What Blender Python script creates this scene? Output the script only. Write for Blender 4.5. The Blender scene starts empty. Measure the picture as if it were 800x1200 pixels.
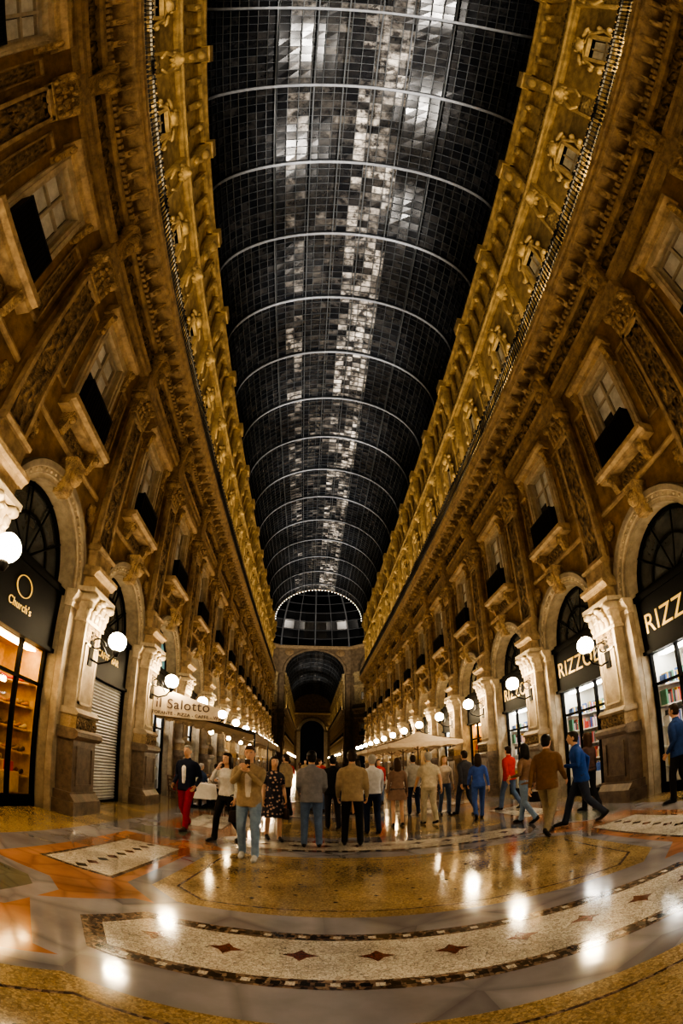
import bpy, math, random
import numpy as np
from mathutils import Matrix, Vector, noise
from mathutils.bvhtree import BVHTree
random.seed(7); np.random.seed(7)
SC=bpy.context.scene; COL=SC.collection
W=5.78; B=4.134; Y1=8.694; HB=B/2
YEND=Y1+12*B            # end of the near arm
OCT=16.9; YC=YEND+OCT; YF=YC+OCT
HE=20.0; RISE=4.4; VA=5.76

# ---------------------------------------------------------------- materials
def mat(name,col=(.5,.5,.5),rough=.6,metal=0,spec=.5,em=None,es=0,var=0,vscale=3,bump=0,bscale=20,col2=None,bdist=.02,coat=0,detail=6,dirt_shade=0):
    m=bpy.data.materials.new(name); m.use_nodes=True; nt=m.node_tree; p=nt.nodes['Principled BSDF']
    p.inputs['Base Color'].default_value=(*col,1); p.inputs['Roughness'].default_value=rough
    p.inputs['Metallic'].default_value=metal; p.inputs['Specular IOR Level'].default_value=spec
    p.inputs['Coat Weight'].default_value=coat
    if em: p.inputs['Emission Color'].default_value=(*em,1); p.inputs['Emission Strength'].default_value=es
    tc=nt.nodes.new('ShaderNodeTexCoord')
    if var:
        n=nt.nodes.new('ShaderNodeTexNoise'); n.inputs['Scale'].default_value=vscale; n.inputs['Detail'].default_value=detail
        n.inputs['Roughness'].default_value=.65
        nt.links.new(tc.outputs['Object'],n.inputs['Vector'])
        r=nt.nodes.new('ShaderNodeValToRGB'); e=r.color_ramp.elements
        c2=col2 if col2 else tuple(c*(1-var) for c in col)
        e[0].position=.35; e[0].color=(*c2,1); e[1].position=.65; e[1].color=(*col,1)
        nt.links.new(n.outputs['Fac'],r.inputs['Fac']); out=r.outputs['Color']
        if dirt_shade:  # crevice grime and occlusion shade put into base colour, raised edges lightened
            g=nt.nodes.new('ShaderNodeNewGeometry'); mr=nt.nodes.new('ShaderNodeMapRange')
            mr.inputs[1].default_value=.44; mr.inputs[2].default_value=.55; mr.inputs[3].default_value=1-dirt_shade; mr.inputs[4].default_value=1.2
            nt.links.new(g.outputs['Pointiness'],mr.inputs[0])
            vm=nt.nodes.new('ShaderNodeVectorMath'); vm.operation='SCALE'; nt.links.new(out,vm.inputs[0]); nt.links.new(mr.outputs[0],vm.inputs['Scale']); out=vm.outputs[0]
        nt.links.new(out,p.inputs['Base Color'])
    if bump:
        n=nt.nodes.new('ShaderNodeTexNoise'); n.inputs['Scale'].default_value=bscale; n.inputs['Detail'].default_value=5
        nt.links.new(tc.outputs['Object'],n.inputs['Vector'])
        b=nt.nodes.new('ShaderNodeBump'); b.inputs['Strength'].default_value=bump; b.inputs['Distance'].default_value=bdist
        nt.links.new(n.outputs['Fac'],b.inputs['Height']); nt.links.new(b.outputs['Normal'],p.inputs['Normal'])
    return m
M={}
M['wall']=mat('ochre_plaster',(.31,.195,.085),.75,var=.6,vscale=2.5,bump=.4,bscale=14,bdist=.03)
M['trim']=mat('sandstone_trim',(.37,.265,.15),.7,var=.55,vscale=4,bump=.5,bscale=22,bdist=.03,dirt_shade=.6)
M['archst']=mat('arch_stone',(.48,.395,.28),.65,var=.4,vscale=4,bump=.3,bscale=22,bdist=.02,dirt_shade=.45)
M['shaft']=mat('pilaster_stone',(.43,.35,.25),.6,var=.45,vscale=3,bump=.3,bscale=18)
M['ped']=mat('pedestal_granite',(.19,.14,.10),.4,var=.55,vscale=6,bump=.2,bscale=30)
M['carve']=mat('carved_stone',(.39,.27,.14),.7,var=.6,vscale=7,bump=.9,bscale=26,bdist=.05,dirt_shade=.85)
M['attic']=mat('attic_stone',(.50,.385,.205),.75,var=.5,vscale=3,bump=.6,bscale=18,bdist=.04,dirt_shade=.75)
M['octst']=mat('octagon_stone',(.27,.195,.115),.75,var=.5,vscale=1.5,bump=.5,bscale=10,bdist=.04)
M['glass']=mat('window_glass',(.06,.065,.065),.1,spec=.9,var=.6,vscale=1.3)
M['iron']=mat('black_iron',(.012,.012,.013),.4,metal=.5,bump=.1)
M['frame']=mat('pale_window_frame',(.50,.44,.34),.5,var=.2,vscale=8)
M['blind']=mat('window_blind',(.74,.74,.70),.6,var=.4,vscale=2.2)
M['black']=mat('black_fascia',(.004,.004,.004),.6,spec=.12,var=.3,vscale=5)
M['gold']=mat('gold_letters',(.55,.36,.09),.4,metal=.2,em=(.95,.58,.15),es=.35)
M['globe']=mat('lit_opal_globe',(1,.95,.85),.4,em=(1,.78,.48),es=112)
M['steel']=mat('roof_steel',(.18,.19,.21),.5,metal=.2,var=.3,vscale=4)
M['steel2']=mat('roof_glazing_bars',(.035,.04,.045),.5,metal=.3,var=.2,vscale=4)
M['shutter']=mat('roller_shutter_metal',(.55,.55,.56),.45,metal=.3,var=.25,vscale=3)
M['woodw']=mat('warm_shelf',(.6,.38,.14),.5,var=.3,vscale=6)
M['white']=mat('white_interior',(.78,.78,.74),.6,var=.1,vscale=5)
M['panel']=mat('ceiling_light_panel',(1,1,1),.5,em=(1,.95,.86),es=20)
M['panelw']=mat('warm_light_panel',(1,1,1),.5,em=(1,.66,.28),es=24)
M['bulb']=mat('small_bulb',(1,1,1),.5,em=(1,.9,.75),es=5)
M['bulb2']=mat('awning_bulb',(1,1,1),.5,em=(1,.75,.42),es=60)
M['cream']=mat('cream_canvas',(.60,.50,.38),.8,var=.15,vscale=6,bump=.1)
M['tan']=mat('tan_awning_canvas',(.26,.19,.12),.8,var=.25,vscale=6,bump=.1)
M['cloth']=mat('white_tablecloth',(.8,.76,.7),.8,var=.1,vscale=10,bump=.2)
M['wicker']=mat('brown_wood',(.13,.07,.035),.5,var=.4,vscale=20)
M['signtx']=mat('brown_sign_paint',(.08,.05,.04),.6,var=.1)
M['teal']=mat('lit_lunette_glass',(.1,.2,.2),.3,em=(.35,.75,.75),es=.22,var=.5,vscale=2)
M['warmglass']=mat('warm_lunette_glass',(.1,.1,.06),.2,em=(1,.7,.35),es=.1,var=.5,vscale=2)
def transp():
    m=bpy.data.materials.new('display_glass'); m.use_nodes=True; nt=m.node_tree; nt.nodes.clear()
    o=nt.nodes.new('ShaderNodeOutputMaterial'); mx=nt.nodes.new('ShaderNodeMixShader'); t=nt.nodes.new('ShaderNodeBsdfTransparent'); g=nt.nodes.new('ShaderNodeBsdfGlossy')
    g.inputs['Roughness'].default_value=.03; mx.inputs[0].default_value=.07
    nt.links.new(t.outputs[0],mx.inputs[1]); nt.links.new(g.outputs[0],mx.inputs[2]); nt.links.new(mx.outputs[0],o.inputs[0])
    return m
M['pane']=transp()
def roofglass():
    m=bpy.data.materials.new('roof_glass_glints'); m.use_nodes=True; nt=m.node_tree; p=nt.nodes['Principled BSDF']
    a=nt.nodes.new('ShaderNodeAttribute'); a.attribute_name='glint'  # per-pane amount of lamp reflection mixed into the base colour
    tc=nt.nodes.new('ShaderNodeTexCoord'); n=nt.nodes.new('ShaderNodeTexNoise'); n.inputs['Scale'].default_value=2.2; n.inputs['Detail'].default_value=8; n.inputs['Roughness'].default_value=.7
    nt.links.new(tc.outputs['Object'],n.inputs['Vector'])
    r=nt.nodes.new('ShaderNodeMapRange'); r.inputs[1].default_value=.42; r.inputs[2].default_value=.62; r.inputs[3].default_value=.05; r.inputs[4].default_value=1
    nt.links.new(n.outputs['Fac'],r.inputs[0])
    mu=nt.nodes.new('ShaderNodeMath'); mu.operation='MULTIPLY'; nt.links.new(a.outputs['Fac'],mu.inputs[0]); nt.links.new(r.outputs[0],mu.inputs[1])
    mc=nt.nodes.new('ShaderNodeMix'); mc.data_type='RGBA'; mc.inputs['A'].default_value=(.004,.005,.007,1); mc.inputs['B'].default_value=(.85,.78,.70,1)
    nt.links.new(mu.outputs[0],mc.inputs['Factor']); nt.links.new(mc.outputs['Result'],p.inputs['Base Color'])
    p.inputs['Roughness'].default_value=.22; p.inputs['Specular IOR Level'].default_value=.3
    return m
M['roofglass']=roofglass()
def tess(name,cols,scale,rough=.10,grout=.5,bump=.06):
    m=bpy.data.materials.new(name); m.use_nodes=True; nt=m.node_tree; p=nt.nodes['Principled BSDF']
    tc=nt.nodes.new('ShaderNodeTexCoord'); v=nt.nodes.new('ShaderNodeTexVoronoi'); v.inputs['Scale'].default_value=scale
    nt.links.new(tc.outputs['Object'],v.inputs['Vector'])
    r=nt.nodes.new('ShaderNodeValToRGB'); r.color_ramp.interpolation='LINEAR'
    el=r.color_ramp.elements
    el[0].color=(*cols[0],1); el[1].color=(*cols[-1],1)
    for i,c in enumerate(cols[1:-1]):
        e=el.new((i+1)/(len(cols)-1)); e.color=(*c,1)
    s=nt.nodes.new('ShaderNodeSeparateColor'); nt.links.new(v.outputs['Color'],s.inputs[0]); nt.links.new(s.outputs[0],r.inputs['Fac'])
    v2=nt.nodes.new('ShaderNodeTexVoronoi'); v2.feature='DISTANCE_TO_EDGE'; v2.inputs['Scale'].default_value=scale
    nt.links.new(tc.outputs['Object'],v2.inputs['Vector'])
    mr=nt.nodes.new('ShaderNodeMapRange'); mr.inputs[1].default_value=0; mr.inputs[2].default_value=.08; mr.inputs[3].default_value=grout; mr.inputs[4].default_value=1
    nt.links.new(v2.outputs['Distance'],mr.inputs[0])
    n=nt.nodes.new('ShaderNodeTexNoise'); n.inputs['Scale'].default_value=1.3; n.inputs['Detail'].default_value=8; nt.links.new(tc.outputs['Object'],n.inputs['Vector'])
    m2=nt.nodes.new('ShaderNodeMapRange'); m2.inputs[1].default_value=.3; m2.inputs[2].default_value=.7; m2.inputs[3].default_value=.6; m2.inputs[4].default_value=1.15; nt.links.new(n.outputs['Fac'],m2.inputs[0])
    mm=nt.nodes.new('ShaderNodeMath'); mm.operation='MULTIPLY'; nt.links.new(mr.outputs[0],mm.inputs[0]); nt.links.new(m2.outputs[0],mm.inputs[1])
    vm=nt.nodes.new('ShaderNodeVectorMath'); vm.operation='SCALE'; nt.links.new(r.outputs[0],vm.inputs[0]); nt.links.new(mm.outputs[0],vm.inputs['Scale'])
    nt.links.new(vm.outputs[0],p.inputs['Base Color'])
    rr=nt.nodes.new('ShaderNodeMapRange'); rr.inputs[1].default_value=.3; rr.inputs[2].default_value=.7; rr.inputs[3].default_value=rough*.6; rr.inputs[4].default_value=rough*1.7; nt.links.new(n.outputs['Fac'],rr.inputs[0]); nt.links.new(rr.outputs[0],p.inputs['Roughness'])
    n3=nt.nodes.new('ShaderNodeTexNoise'); n3.inputs['Scale'].default_value=9; nt.links.new(tc.outputs['Object'],n3.inputs['Vector'])
    b=nt.nodes.new('ShaderNodeBump'); b.inputs['Strength'].default_value=bump; b.inputs['Distance'].default_value=.01
    nt.links.new(n3.outputs['Fac'],b.inputs['Height']); nt.links.new(b.outputs['Normal'],p.inputs['Normal'])
    p.inputs['Specular IOR Level'].default_value=.9
    return m
M['f_ochre']=tess('ochre_mosaic',[(.36,.25,.12),(.48,.355,.19),(.25,.175,.08),(.41,.32,.18)],55)
M['f_white']=tess('white_mosaic',[(.60,.55,.48),(.70,.66,.59),(.46,.41,.35)],38,grout=.3)
M['f_dark']=tess('dark_border_mosaic',[(.045,.03,.025),(.10,.06,.045),(.30,.22,.16),(.05,.035,.03)],30)
M['f_red']=tess('red_mosaic',[(.14,.045,.035),(.19,.07,.05)],50)
M['f_salmon']=tess('salmon_marble',[(.36,.17,.09),(.42,.215,.13)],2.2,grout=.8)
M['f_grey']=tess('grey_marble',[(.25,.24,.265),(.31,.30,.325),(.19,.185,.21)],1.2,grout=.75)
M['f_green']=tess('green_marble',[(.13,.14,.11),(.18,.19,.15)],3,grout=.8)
M['f_black']=tess('black_tesserae',[(.02,.018,.016),(.03,.025,.02)],50)

# ---------------------------------------------------------------- mesh builder
class MB:
    def __init__(s): s.v=[]; s.f=[]; s.m=[]; s.mats=[]; s.smooth=[]
    def mi(s,k):
        if k not in s.mats: s.mats.append(k)
        return s.mats.index(k)
    def add(s,vs,fs,k,smooth=False):
        o=len(s.v); s.v+= [tuple(v) for v in vs]; i=s.mi(k)
        for f in fs: s.f.append(tuple(a+o for a in f)); s.m.append(i); s.smooth.append(smooth)
    def merge(s,t,R):
        o=len(s.v); s.v+=[tuple(R@Vector(v)) for v in t.v]
        for f,m_,s_ in zip(t.f,t.m,t.smooth): s.f.append(tuple(q+o for q in f)); s.m.append(s.mi(t.mats[m_])); s.smooth.append(s_)
    def box(s,x0,x1,y0,y1,z0,z1,k):
        s.add([(x0,y0,z0),(x1,y0,z0),(x1,y1,z0),(x0,y1,z0),(x0,y0,z1),(x1,y0,z1),(x1,y1,z1),(x0,y1,z1)],
              [(0,3,2,1),(4,5,6,7),(0,1,5,4),(1,2,6,5),(2,3,7,6),(3,0,4,7)],k)
    def frus(s,uc,z0,z1,w0,w1,d0,d1,k,db=0):
        s.add([(uc-w0/2,db,z0),(uc+w0/2,db,z0),(uc+w0/2,d0,z0),(uc-w0/2,d0,z0),(uc-w1/2,db,z1),(uc+w1/2,db,z1),(uc+w1/2,d1,z1),(uc-w1/2,d1,z1)],
              [(0,3,2,1),(4,5,6,7),(0,1,5,4),(1,2,6,5),(2,3,7,6),(3,0,4,7)],k)
    def mold(s,prof,u0,u1,k):
        n=len(prof); vs=[(u0,d,z) for d,z in prof]+[(u1,d,z) for d,z in prof]
        fs=[(i,i+1,n+i+1,n+i) for i in range(n-1)]+[tuple(range(n-1,-1,-1)),tuple(range(n,2*n))]
        s.add(vs,fs,k)
    def quad(s,a,b,c,d,k): s.add([a,b,c,d],[(0,1,2,3)],k)
    def blob(s,c,r,k,seg=8,rings=5,R=None):
        vs=[];fs=[]
        for i in range(rings+1):
            t=math.pi*i/rings
            for j in range(seg):
                a=2*math.pi*j/seg; p=Vector((r[0]*math.sin(t)*math.cos(a),r[1]*math.sin(t)*math.sin(a),r[2]*math.cos(t)))
                if R is not None: p=R@p
                vs.append((c[0]+p.x,c[1]+p.y,c[2]+p.z))
        for i in range(rings):
            for j in range(seg):
                fs.append((i*seg+j,(i+1)*seg+j,(i+1)*seg+(j+1)%seg,i*seg+(j+1)%seg))
        s.add(vs,fs,k,True)
    def tube(s,pts,rad,k,n=10,side=Vector((1,0,0)),caps=True):
        pts=[Vector(p) for p in pts]; rad=[r if isinstance(r,tuple) else (r,r) for r in rad]
        if caps:
            d0=(pts[0]-pts[1]).normalized(); d1=(pts[-1]-pts[-2]).normalized()
            r0,r1=rad[0],rad[-1]; m0=min(r0);m1=min(r1)
            pts=[pts[0]+d0*m0*.75,pts[0]+d0*m0*.5]+pts+[pts[-1]+d1*m1*.5,pts[-1]+d1*m1*.75]
            rad=[(r0[0]*.35,r0[1]*.35),(r0[0]*.8,r0[1]*.8)]+rad+[(r1[0]*.8,r1[1]*.8),(r1[0]*.35,r1[1]*.35)]
        vs=[];N=len(pts)
        for i,p in enumerate(pts):
            t=(pts[min(i+1,N-1)]-pts[max(i-1,0)]).normalized()
            a=side-t*side.dot(t)
            if a.length<1e-3: a=Vector((0,1,0))-t*t.y
            a.normalize(); b=t.cross(a)
            for j in range(n):
                q=2*math.pi*j/n; vs.append(p+a*(rad[i][0]*math.cos(q))+b*(rad[i][1]*math.sin(q)))
        fs=[]
        for i in range(N-1):
            for j in range(n): fs.append((i*n+j,i*n+(j+1)%n,(i+1)*n+(j+1)%n,(i+1)*n+j))
        fs.append(tuple(range(n-1,-1,-1))); fs.append(tuple((N-1)*n+j for j in range(n)))
        s.add(vs,fs,k,True)
    def arch(s,prof,zc,k,a0=0,a1=math.pi,n=24,uc=0,ez=1.0):
        vs=[];m=len(prof)
        for i in range(n+1):
            a=a0+(a1-a0)*i/n
            for r,d in prof: vs.append((uc+r*math.cos(a),d,zc+r*math.sin(a)*ez))
        fs=[(i*m+j,i*m+j+1,(i+1)*m+j+1,(i+1)*m+j) for i in range(n) for j in range(m-1)]
        s.add(vs,fs,k)
    def archwall(s,u0,u1,z0,zt,r,zs,rise,d,k,n=20):
        s.quad((u0,d,z0),(-r,d,z0),(-r,d,zs),(u0,d,zs),k); s.quad((r,d,z0),(u1,d,z0),(u1,d,zs),(r,d,zs),k)
        s.quad((u0,d,zs),(-r,d,zs),(-r,d,zt),(u0,d,zt),k); s.quad((r,d,zs),(u1,d,zs),(u1,d,zt),(r,d,zt),k)
        for i in range(n):
            a=math.pi*i/n;b=math.pi*(i+1)/n
            s.quad((r*math.cos(b),d,zs+rise*math.sin(b)),(r*math.cos(a),d,zs+rise*math.sin(a)),(r*math.cos(a),d,zt),(r*math.cos(b),d,zt),k)
    def panel(s,u0,u1,z0,z1,d,f,nu,nz,k):
        vs=[(u0+(u1-u0)*i/nu,d+f(i/nu,j/nz),z0+(z1-z0)*j/nz) for j in range(nz+1) for i in range(nu+1)]
        fs=[(j*(nu+1)+i,j*(nu+1)+i+1,(j+1)*(nu+1)+i+1,(j+1)*(nu+1)+i) for j in range(nz) for i in range(nu)]
        s.add(vs,fs,k,True)
    def mesh(s,name):
        me=bpy.data.meshes.new(name); me.from_pydata(s.v,[],s.f)
        for k in s.mats: me.materials.append(M[k] if isinstance(k,str) else k)
        me.polygons.foreach_set('material_index',s.m); me.polygons.foreach_set('use_smooth',s.smooth); me.update(); return me
    def obj(s,name,parent=None):
        return link(s.mesh(name),name,parent)
def link(me,name,parent=None,mw=None):
    o=bpy.data.objects.new(name,me); COL.objects.link(o)
    if mw is not None: o.matrix_world=mw
    if parent: o.parent=parent
    return o
def empty(name):
    o=bpy.data.objects.new(name,None); COL.objects.link(o); return o
def frameR(y,x=W): return Matrix.Translation((x,y,0))@Matrix.Rotation(math.pi/2,4,'Z')
def frameL(y,x=-W): return Matrix.Translation((x,y,0))@Matrix.Rotation(-math.pi/2,4,'Z')

# ---------------------------------------------------------------- facade bay
def foliage(seed,amp):
    def f(u,v):
        if u<=0 or u>=1 or v<=0 or v>=1: return 0
        x=abs(u-.5)*2; z=v*22
        h=.55*max(0,math.cos(z+3.2*x))*(1-x*.6)+.5*max(0,math.cos(z*1.0-4*x+1.8))*x+.7*max(0,1-x*4)*(.6+.4*math.sin(z*2))
        h+=.55*noise.noise(Vector((x*4,z*1.1,seed)))
        return amp*max(0,h)
    return f
def frieze(seed,amp,rep):
    def f(u,v):
        if v<=0 or v>=1: return 0
        a=u*rep; q=a-math.floor(a); dx=(q-.5)*2; dz=(v-.5)*2; r=math.hypot(dx,dz); th=math.atan2(dz,dx)
        h=max(0,math.cos(r*7-th*2))*(1-min(1,r)*.5)+.5*noise.noise(Vector((a*5,v*5,seed)))
        return amp*max(0,h)
    return f
def capital(mb,uc,z0,h,w,d,k):
    mb.frus(uc,z0,z0+h*.75,w,w*1.12,d,d+.08,k)
    mb.box(uc-w*.68,uc+w*.68,0,d+.17,z0+h*.84,z0+h,k)
    mb.box(uc-w*.56,uc+w*.56,0,d+.05,z0-.07,z0,k)
    for r,(n,zz,o) in enumerate(((5,.2,.03),(4,.45,.07))):
        for i in range(n):
            u=uc+(i/(n-1)-.5)*w*1.0
            mb.blob((u,d+o,z0+h*zz),(w*.10,.06,h*.2),k,6,5)
            mb.blob((u,d+o+.055,z0+h*(zz+.15)),(w*.08,.05,h*.06),k,6,4)
    for sx in (-1,1):
        mb.tube([(uc+sx*w*.52,0,z0+h*.7),(uc+sx*w*.52,d+.15,z0+h*.7)],[h*.15,h*.15],k,10)
        mb.blob((uc+sx*w*.52,d+.17,z0+h*.7),(h*.08,.05,h*.08),k,6,4)
    mb.blob((uc,d+.14,z0+h*.74),(w*.12,.07,h*.13),k,8,5)
def bay():
    mb=MB(); r=1.37; zs=4.4
    mb.archwall(-HB,HB,0,6.6,r,zs,r,0,'wall')
    mb.arch([(r,0),(r,-.55)],zs,'archst')
    for sx in (-1,1): mb.quad((sx*r,0,0),(sx*r,-.55,0),(sx*r,-.55,zs),(sx*r,0,zs),'archst')
    mb.arch([(r,-.02),(r,.07),(r+.09,.07),(r+.1,.11),(r+.21,.11),(r+.22,.16),(r+.33,.18),(r+.36,.13),(r+.36,0)],zs,'archst',n=28)
    for i in range(27):
        a=math.pi*(i+.5)/27; mb.blob(((r+.155)*math.cos(a),.12,zs+(r+.155)*math.sin(a)),(.04,.03,.04),'archst',5,3)
    for sx in (-1,1):
        mb.box(sx*(r+.2)-.19,sx*(r+.2)+.19,0,.14,0,zs-.32,'shaft')
        mb.mold([(0,zs-.34),(.17,zs-.34),(.19,zs-.26),(.17,zs-.22),(.26,zs-.06),(.26,zs),(0,zs)],sx*(r+.2)-.24,sx*(r+.2)+.24,'archst')
    mb.frus(0,zs+r-.1,zs+r+.62,.26,.42,.22,.38,'carve')
    mb.blob((0,.36,zs+r+.28),(.14,.12,.2),'carve',8,6); mb.blob((0,.46,zs+r+.24),(.04,.06,.06),'carve',6,4)
    for sx in (-1,1):
        mb.blob((sx*1.52,.03,6.12),(.22,.07,.22),'carve',12,5)
        for i in range(8):
            a=i*math.pi/4; mb.blob((sx*1.52+.2*math.cos(a),.05,6.12+.2*math.sin(a)),(.07,.05,.07),'carve',6,3)
    mb.mold([(0,6.52),(.05,6.52),(.07,6.58),(.05,6.64),(0,6.64)],-HB,HB,'trim')
    # piano nobile
    wz0,wz1,hw=7.95,9.55,.6; RV=-.13
    mb.quad((-HB,0,6.6),(HB,0,6.6),(HB,0,7.2),(-HB,0,7.2),'wall')
    mb.quad((-HB,0,7.2),(-hw,0,7.2),(-hw,0,wz1),(-HB,0,wz1),'wall'); mb.quad((hw,0,7.2),(HB,0,7.2),(HB,0,wz1),(hw,0,wz1),'wall')
    mb.quad((-HB,0,wz1),(HB,0,wz1),(HB,0,12.6),(-HB,0,12.6),'wall')
    for sx in (-1,1): mb.quad((sx*hw,0,7.2),(sx*hw,RV,7.2),(sx*hw,RV,wz1),(sx*hw,0,wz1),'frame')
    mb.quad((-hw,0,wz1),(hw,0,wz1),(hw,RV,wz1),(-hw,RV,wz1),'frame')
    mb.quad((-hw,RV,7.2),(hw,RV,7.2),(hw,RV,wz1),(-hw,RV,wz1),'glass')
    mb.box(-hw+.1,-.06,RV+.004,RV+.008,8.25,wz1-.08,'blind'); mb.box(.06,hw-.1,RV+.004,RV+.008,8.6,wz1-.08,'blind')
    for u in (-hw+.04,0,hw-.04): mb.box(u-.04,u+.04,RV,RV+.07,7.2,wz1,'frame')
    for z in (7.9,9.0,wz1-.035): mb.box(-hw,hw,RV,RV+.06,z-.03,z+.03,'frame')
    for sx in (-1,1):
        mb.box(sx*(hw+.11)-.11,sx*(hw+.11)+.11,0,.1,7.25,wz1+.1,'archst')
        mb.box(sx*(hw+.11)-.04,sx*(hw+.11)+.04,.1,.14,7.3,wz1+.1,'archst')
        mb.frus(sx*(hw+.30),9.2,9.76,.14,.18,.14,.26,'carve'); mb.blob((sx*(hw+.30),.24,9.66),(.08,.1,.1),'carve',8,4)
        mb.blob((sx*(hw+.30),.14,9.22),(.08,.08,.08),'carve',8,4)
    mb.box(-hw-.22,hw+.22,0,.12,wz1,wz1+.22,'archst')
    mb.mold([(0,9.75),(.16,9.75),(.2,9.83),(.32,9.87),(.34,9.97),(.1,10.04),(0,10.04)],-hw-.45,hw+.45,'trim')
    mb.mold([(0,10.0),(.12,10.0),(.12,10.1),(0,10.45)],-.45,.45,'carve')
    mb.blob((0,.12,10.2),(.2,.12,.18),'carve',10,6)
    for sx in (-1,1): mb.blob((sx*.33,.1,10.1),(.18,.08,.09),'carve',8,5)
    mb.mold([(0,7.02),(.26,7.02),(.28,7.1),(.38,7.14),(.38,7.25),(0,7.25)],-hw-.42,hw+.42,'trim')
    for sx in (-1,1):
        mb.frus(sx*.66,6.62,7.03,.16,.2,.12,.3,'carve'); mb.blob((sx*.66,.24,6.9),(.09,.1,.1),'carve',8,5)
    mb.panel(-.5,.5,6.66,7.0,.01,frieze(1.1,.06,3),36,8,'carve')
    mb.box(-hw-.06,hw+.06,.30,.34,7.92,7.98,'iron'); mb.box(-hw-.06,hw+.06,.30,.34,7.27,7.31,'iron')
    mb.box(-hw-.03,hw+.03,.312,.322,7.3,7.93,'iron')
    for i in range(13):
        u=-hw+(2*hw)*i/12; mb.box(u-.014,u+.014,.305,.335,7.27,7.95,'iron')
    for sx in (-1,1): mb.box(sx*(hw+.04)-.02,sx*(hw+.04)+.02,0,.34,7.27,7.96,'iron')
    for sx in (-1,1):
        u=sx*1.27
        for (a,b2,c,e) in ((u-.2,u+.2,7.35,7.4),(u-.2,u+.2,9.35,9.4),(u-.2,u-.16,7.35,9.4),(u+.16,u+.2,7.35,9.4)): mb.box(a,b2,0,.05,c,e,'trim')
        mb.panel(u-.14,u+.14,7.6,9.2,.0,foliage(4.4,.05),8,50,'carve')
    # ---------- pilaster at left edge
    p=-HB
    mb.box(p-.62,p+.62,0,.62,0,.28,'ped'); mb.mold([(0,.28),(.62,.28),(.55,.38),(.52,.42),(.52,.46),(0,.46)],p-.58,p+.58,'ped')
    mb.box(p-.5,p+.5,0,.5,.46,1.5,'ped')
    for (a,b2,c,e) in ((-.36,.36,.58,.62),(-.36,.36,1.34,1.38),(-.36,-.32,.58,1.38),(.32,.36,.58,1.38)): mb.box(p+a,p+b2,.5,.525,c,e,'ped')
    mb.mold([(0,1.5),(.54,1.5),(.62,1.58),(.62,1.66),(.54,1.72),(0,1.72)],p-.58,p+.58,'ped')
    mb.box(p-.45,p+.45,0,.5,1.72,1.98,'trim'); mb.panel(p-.45,p+.45,1.72,1.98,.5,frieze(3.3,.05,4),32,8,'carve')
    mb.mold([(0,1.98),(.52,1.98),(.55,2.03),(.48,2.12),(0,2.12)],p-.5,p+.5,'shaft')
    mb.box(p-.39,p+.39,0,.40,2.12,3.9,'shaft')
    for (a,b2,c,e) in ((-.3,.3,2.22,2.27),(-.3,.3,3.42,3.47),(-.3,-.25,2.22,3.47),(.25,.3,2.22,3.47)): mb.box(p+a,p+b2,.4,.43,c,e,'archst')
    mb.panel(p-.3,p+.3,3.5,3.85,.41,foliage(8.1,.05),14,10,'carve')
    capital(mb,p,3.92,.62,.82,.38,'archst')
    mb.box(p-.42,p+.42,0,.42,4.54,4.80,'trim'); mb.mold([(0,4.80),(.44,4.80),(.48,4.87),(.54,4.91),(.54,4.99),(0,5.03)],p-.52,p+.52,'trim')
    mb.box(p-.4,p+.4,0,.34,5.0,5.4,'trim')
    mb.mold([(0,5.4),(.4,5.4),(.42,5.47),(.3,5.55),(0,5.55)],p-.44,p+.44,'trim')
    mb.box(p-.36,p+.36,0,.20,5.5,9.25,'trim')
    for sx in (-1,1): mb.box(p+sx*.33-.045,p+sx*.33+.045,.2,.27,5.55,9.2,'trim')
    mb.box(p-.36,p+.36,.2,.27,5.55,5.64,'trim'); mb.box(p-.36,p+.36,.2,.27,9.1,9.2,'trim')
    mb.panel(p-.29,p+.29,5.64,9.1,.2,foliage(1.7,.10),18,130,'carve')
    mb.box(p-.46,p+.46,0,.12,5.5,9.3,'wall')
    capital(mb,p,9.28,.72,.72,.24,'carve')
    mb.box(p-.36,p+.36,0,.32,10.0,10.5,'trim')
    mb.frus(p,10.5,11.5,.42,.62,.28,.52,'carve'); mb.blob((p,.42,11.15),(.2,.2,.28),'carve',10,6); mb.blob((p,.5,10.75),(.14,.1,.2),'carve',8,5)
    for sx in (-1,1): mb.blob((p+sx*.27,.38,11.35),(.12,.2,.12),'carve',8,5)
    mb.mold([(0,10.5),(.12,10.5),(.12,10.62),(.18,10.66),(.18,10.8),(.24,10.84),(0,10.84)],-HB,HB,'trim')
    mb.panel(-HB,HB,10.84,11.5,.06,frieze(5.5,.12,6),110,14,'carve')
    mb.mold([(0,11.5),(.16,11.5),(.2,11.58),(.2,11.7),(0,11.7)],-HB,HB,'trim')
    for i in range(24):
        u=-HB+(i+.5)*B/24; mb.box(u-.05,u+.05,0,.28,11.72,11.86,'trim')
    for i in range(7):
        u=-HB+(i+.5)*B/7; mb.frus(u,11.86,12.2,.16,.2,.25,.56,'trim'); mb.blob((u,.40,12.02),(.08,.16,.1),'trim',6,4)
    mb.mold([(0,12.2),(.60,12.2),(.64,12.28),(.56,12.34),(.68,12.44),(.70,12.56),(.1,12.62),(0,12.62)],-HB,HB,'trim')
    mb.box(-HB,HB,.56,.62,13.28,13.36,'iron'); mb.box(-HB,HB,.56,.62,12.62,12.68,'iron')
    for i in range(30):
        u=-HB+(i+.5)*B/30; mb.box(u-.016,u+.016,.575,.605,12.62,13.3,'iron'); mb.blob((u,.64,13.32),(.03,.03,.04),'iron' if i%2 else 'trim',6,4)
        mb.box(u-.05,u+.05,.58,.60,12.85,12.97,'iron')
    # ---------- attic
    hw=.38; z0,z1=14.25,15.75
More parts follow.
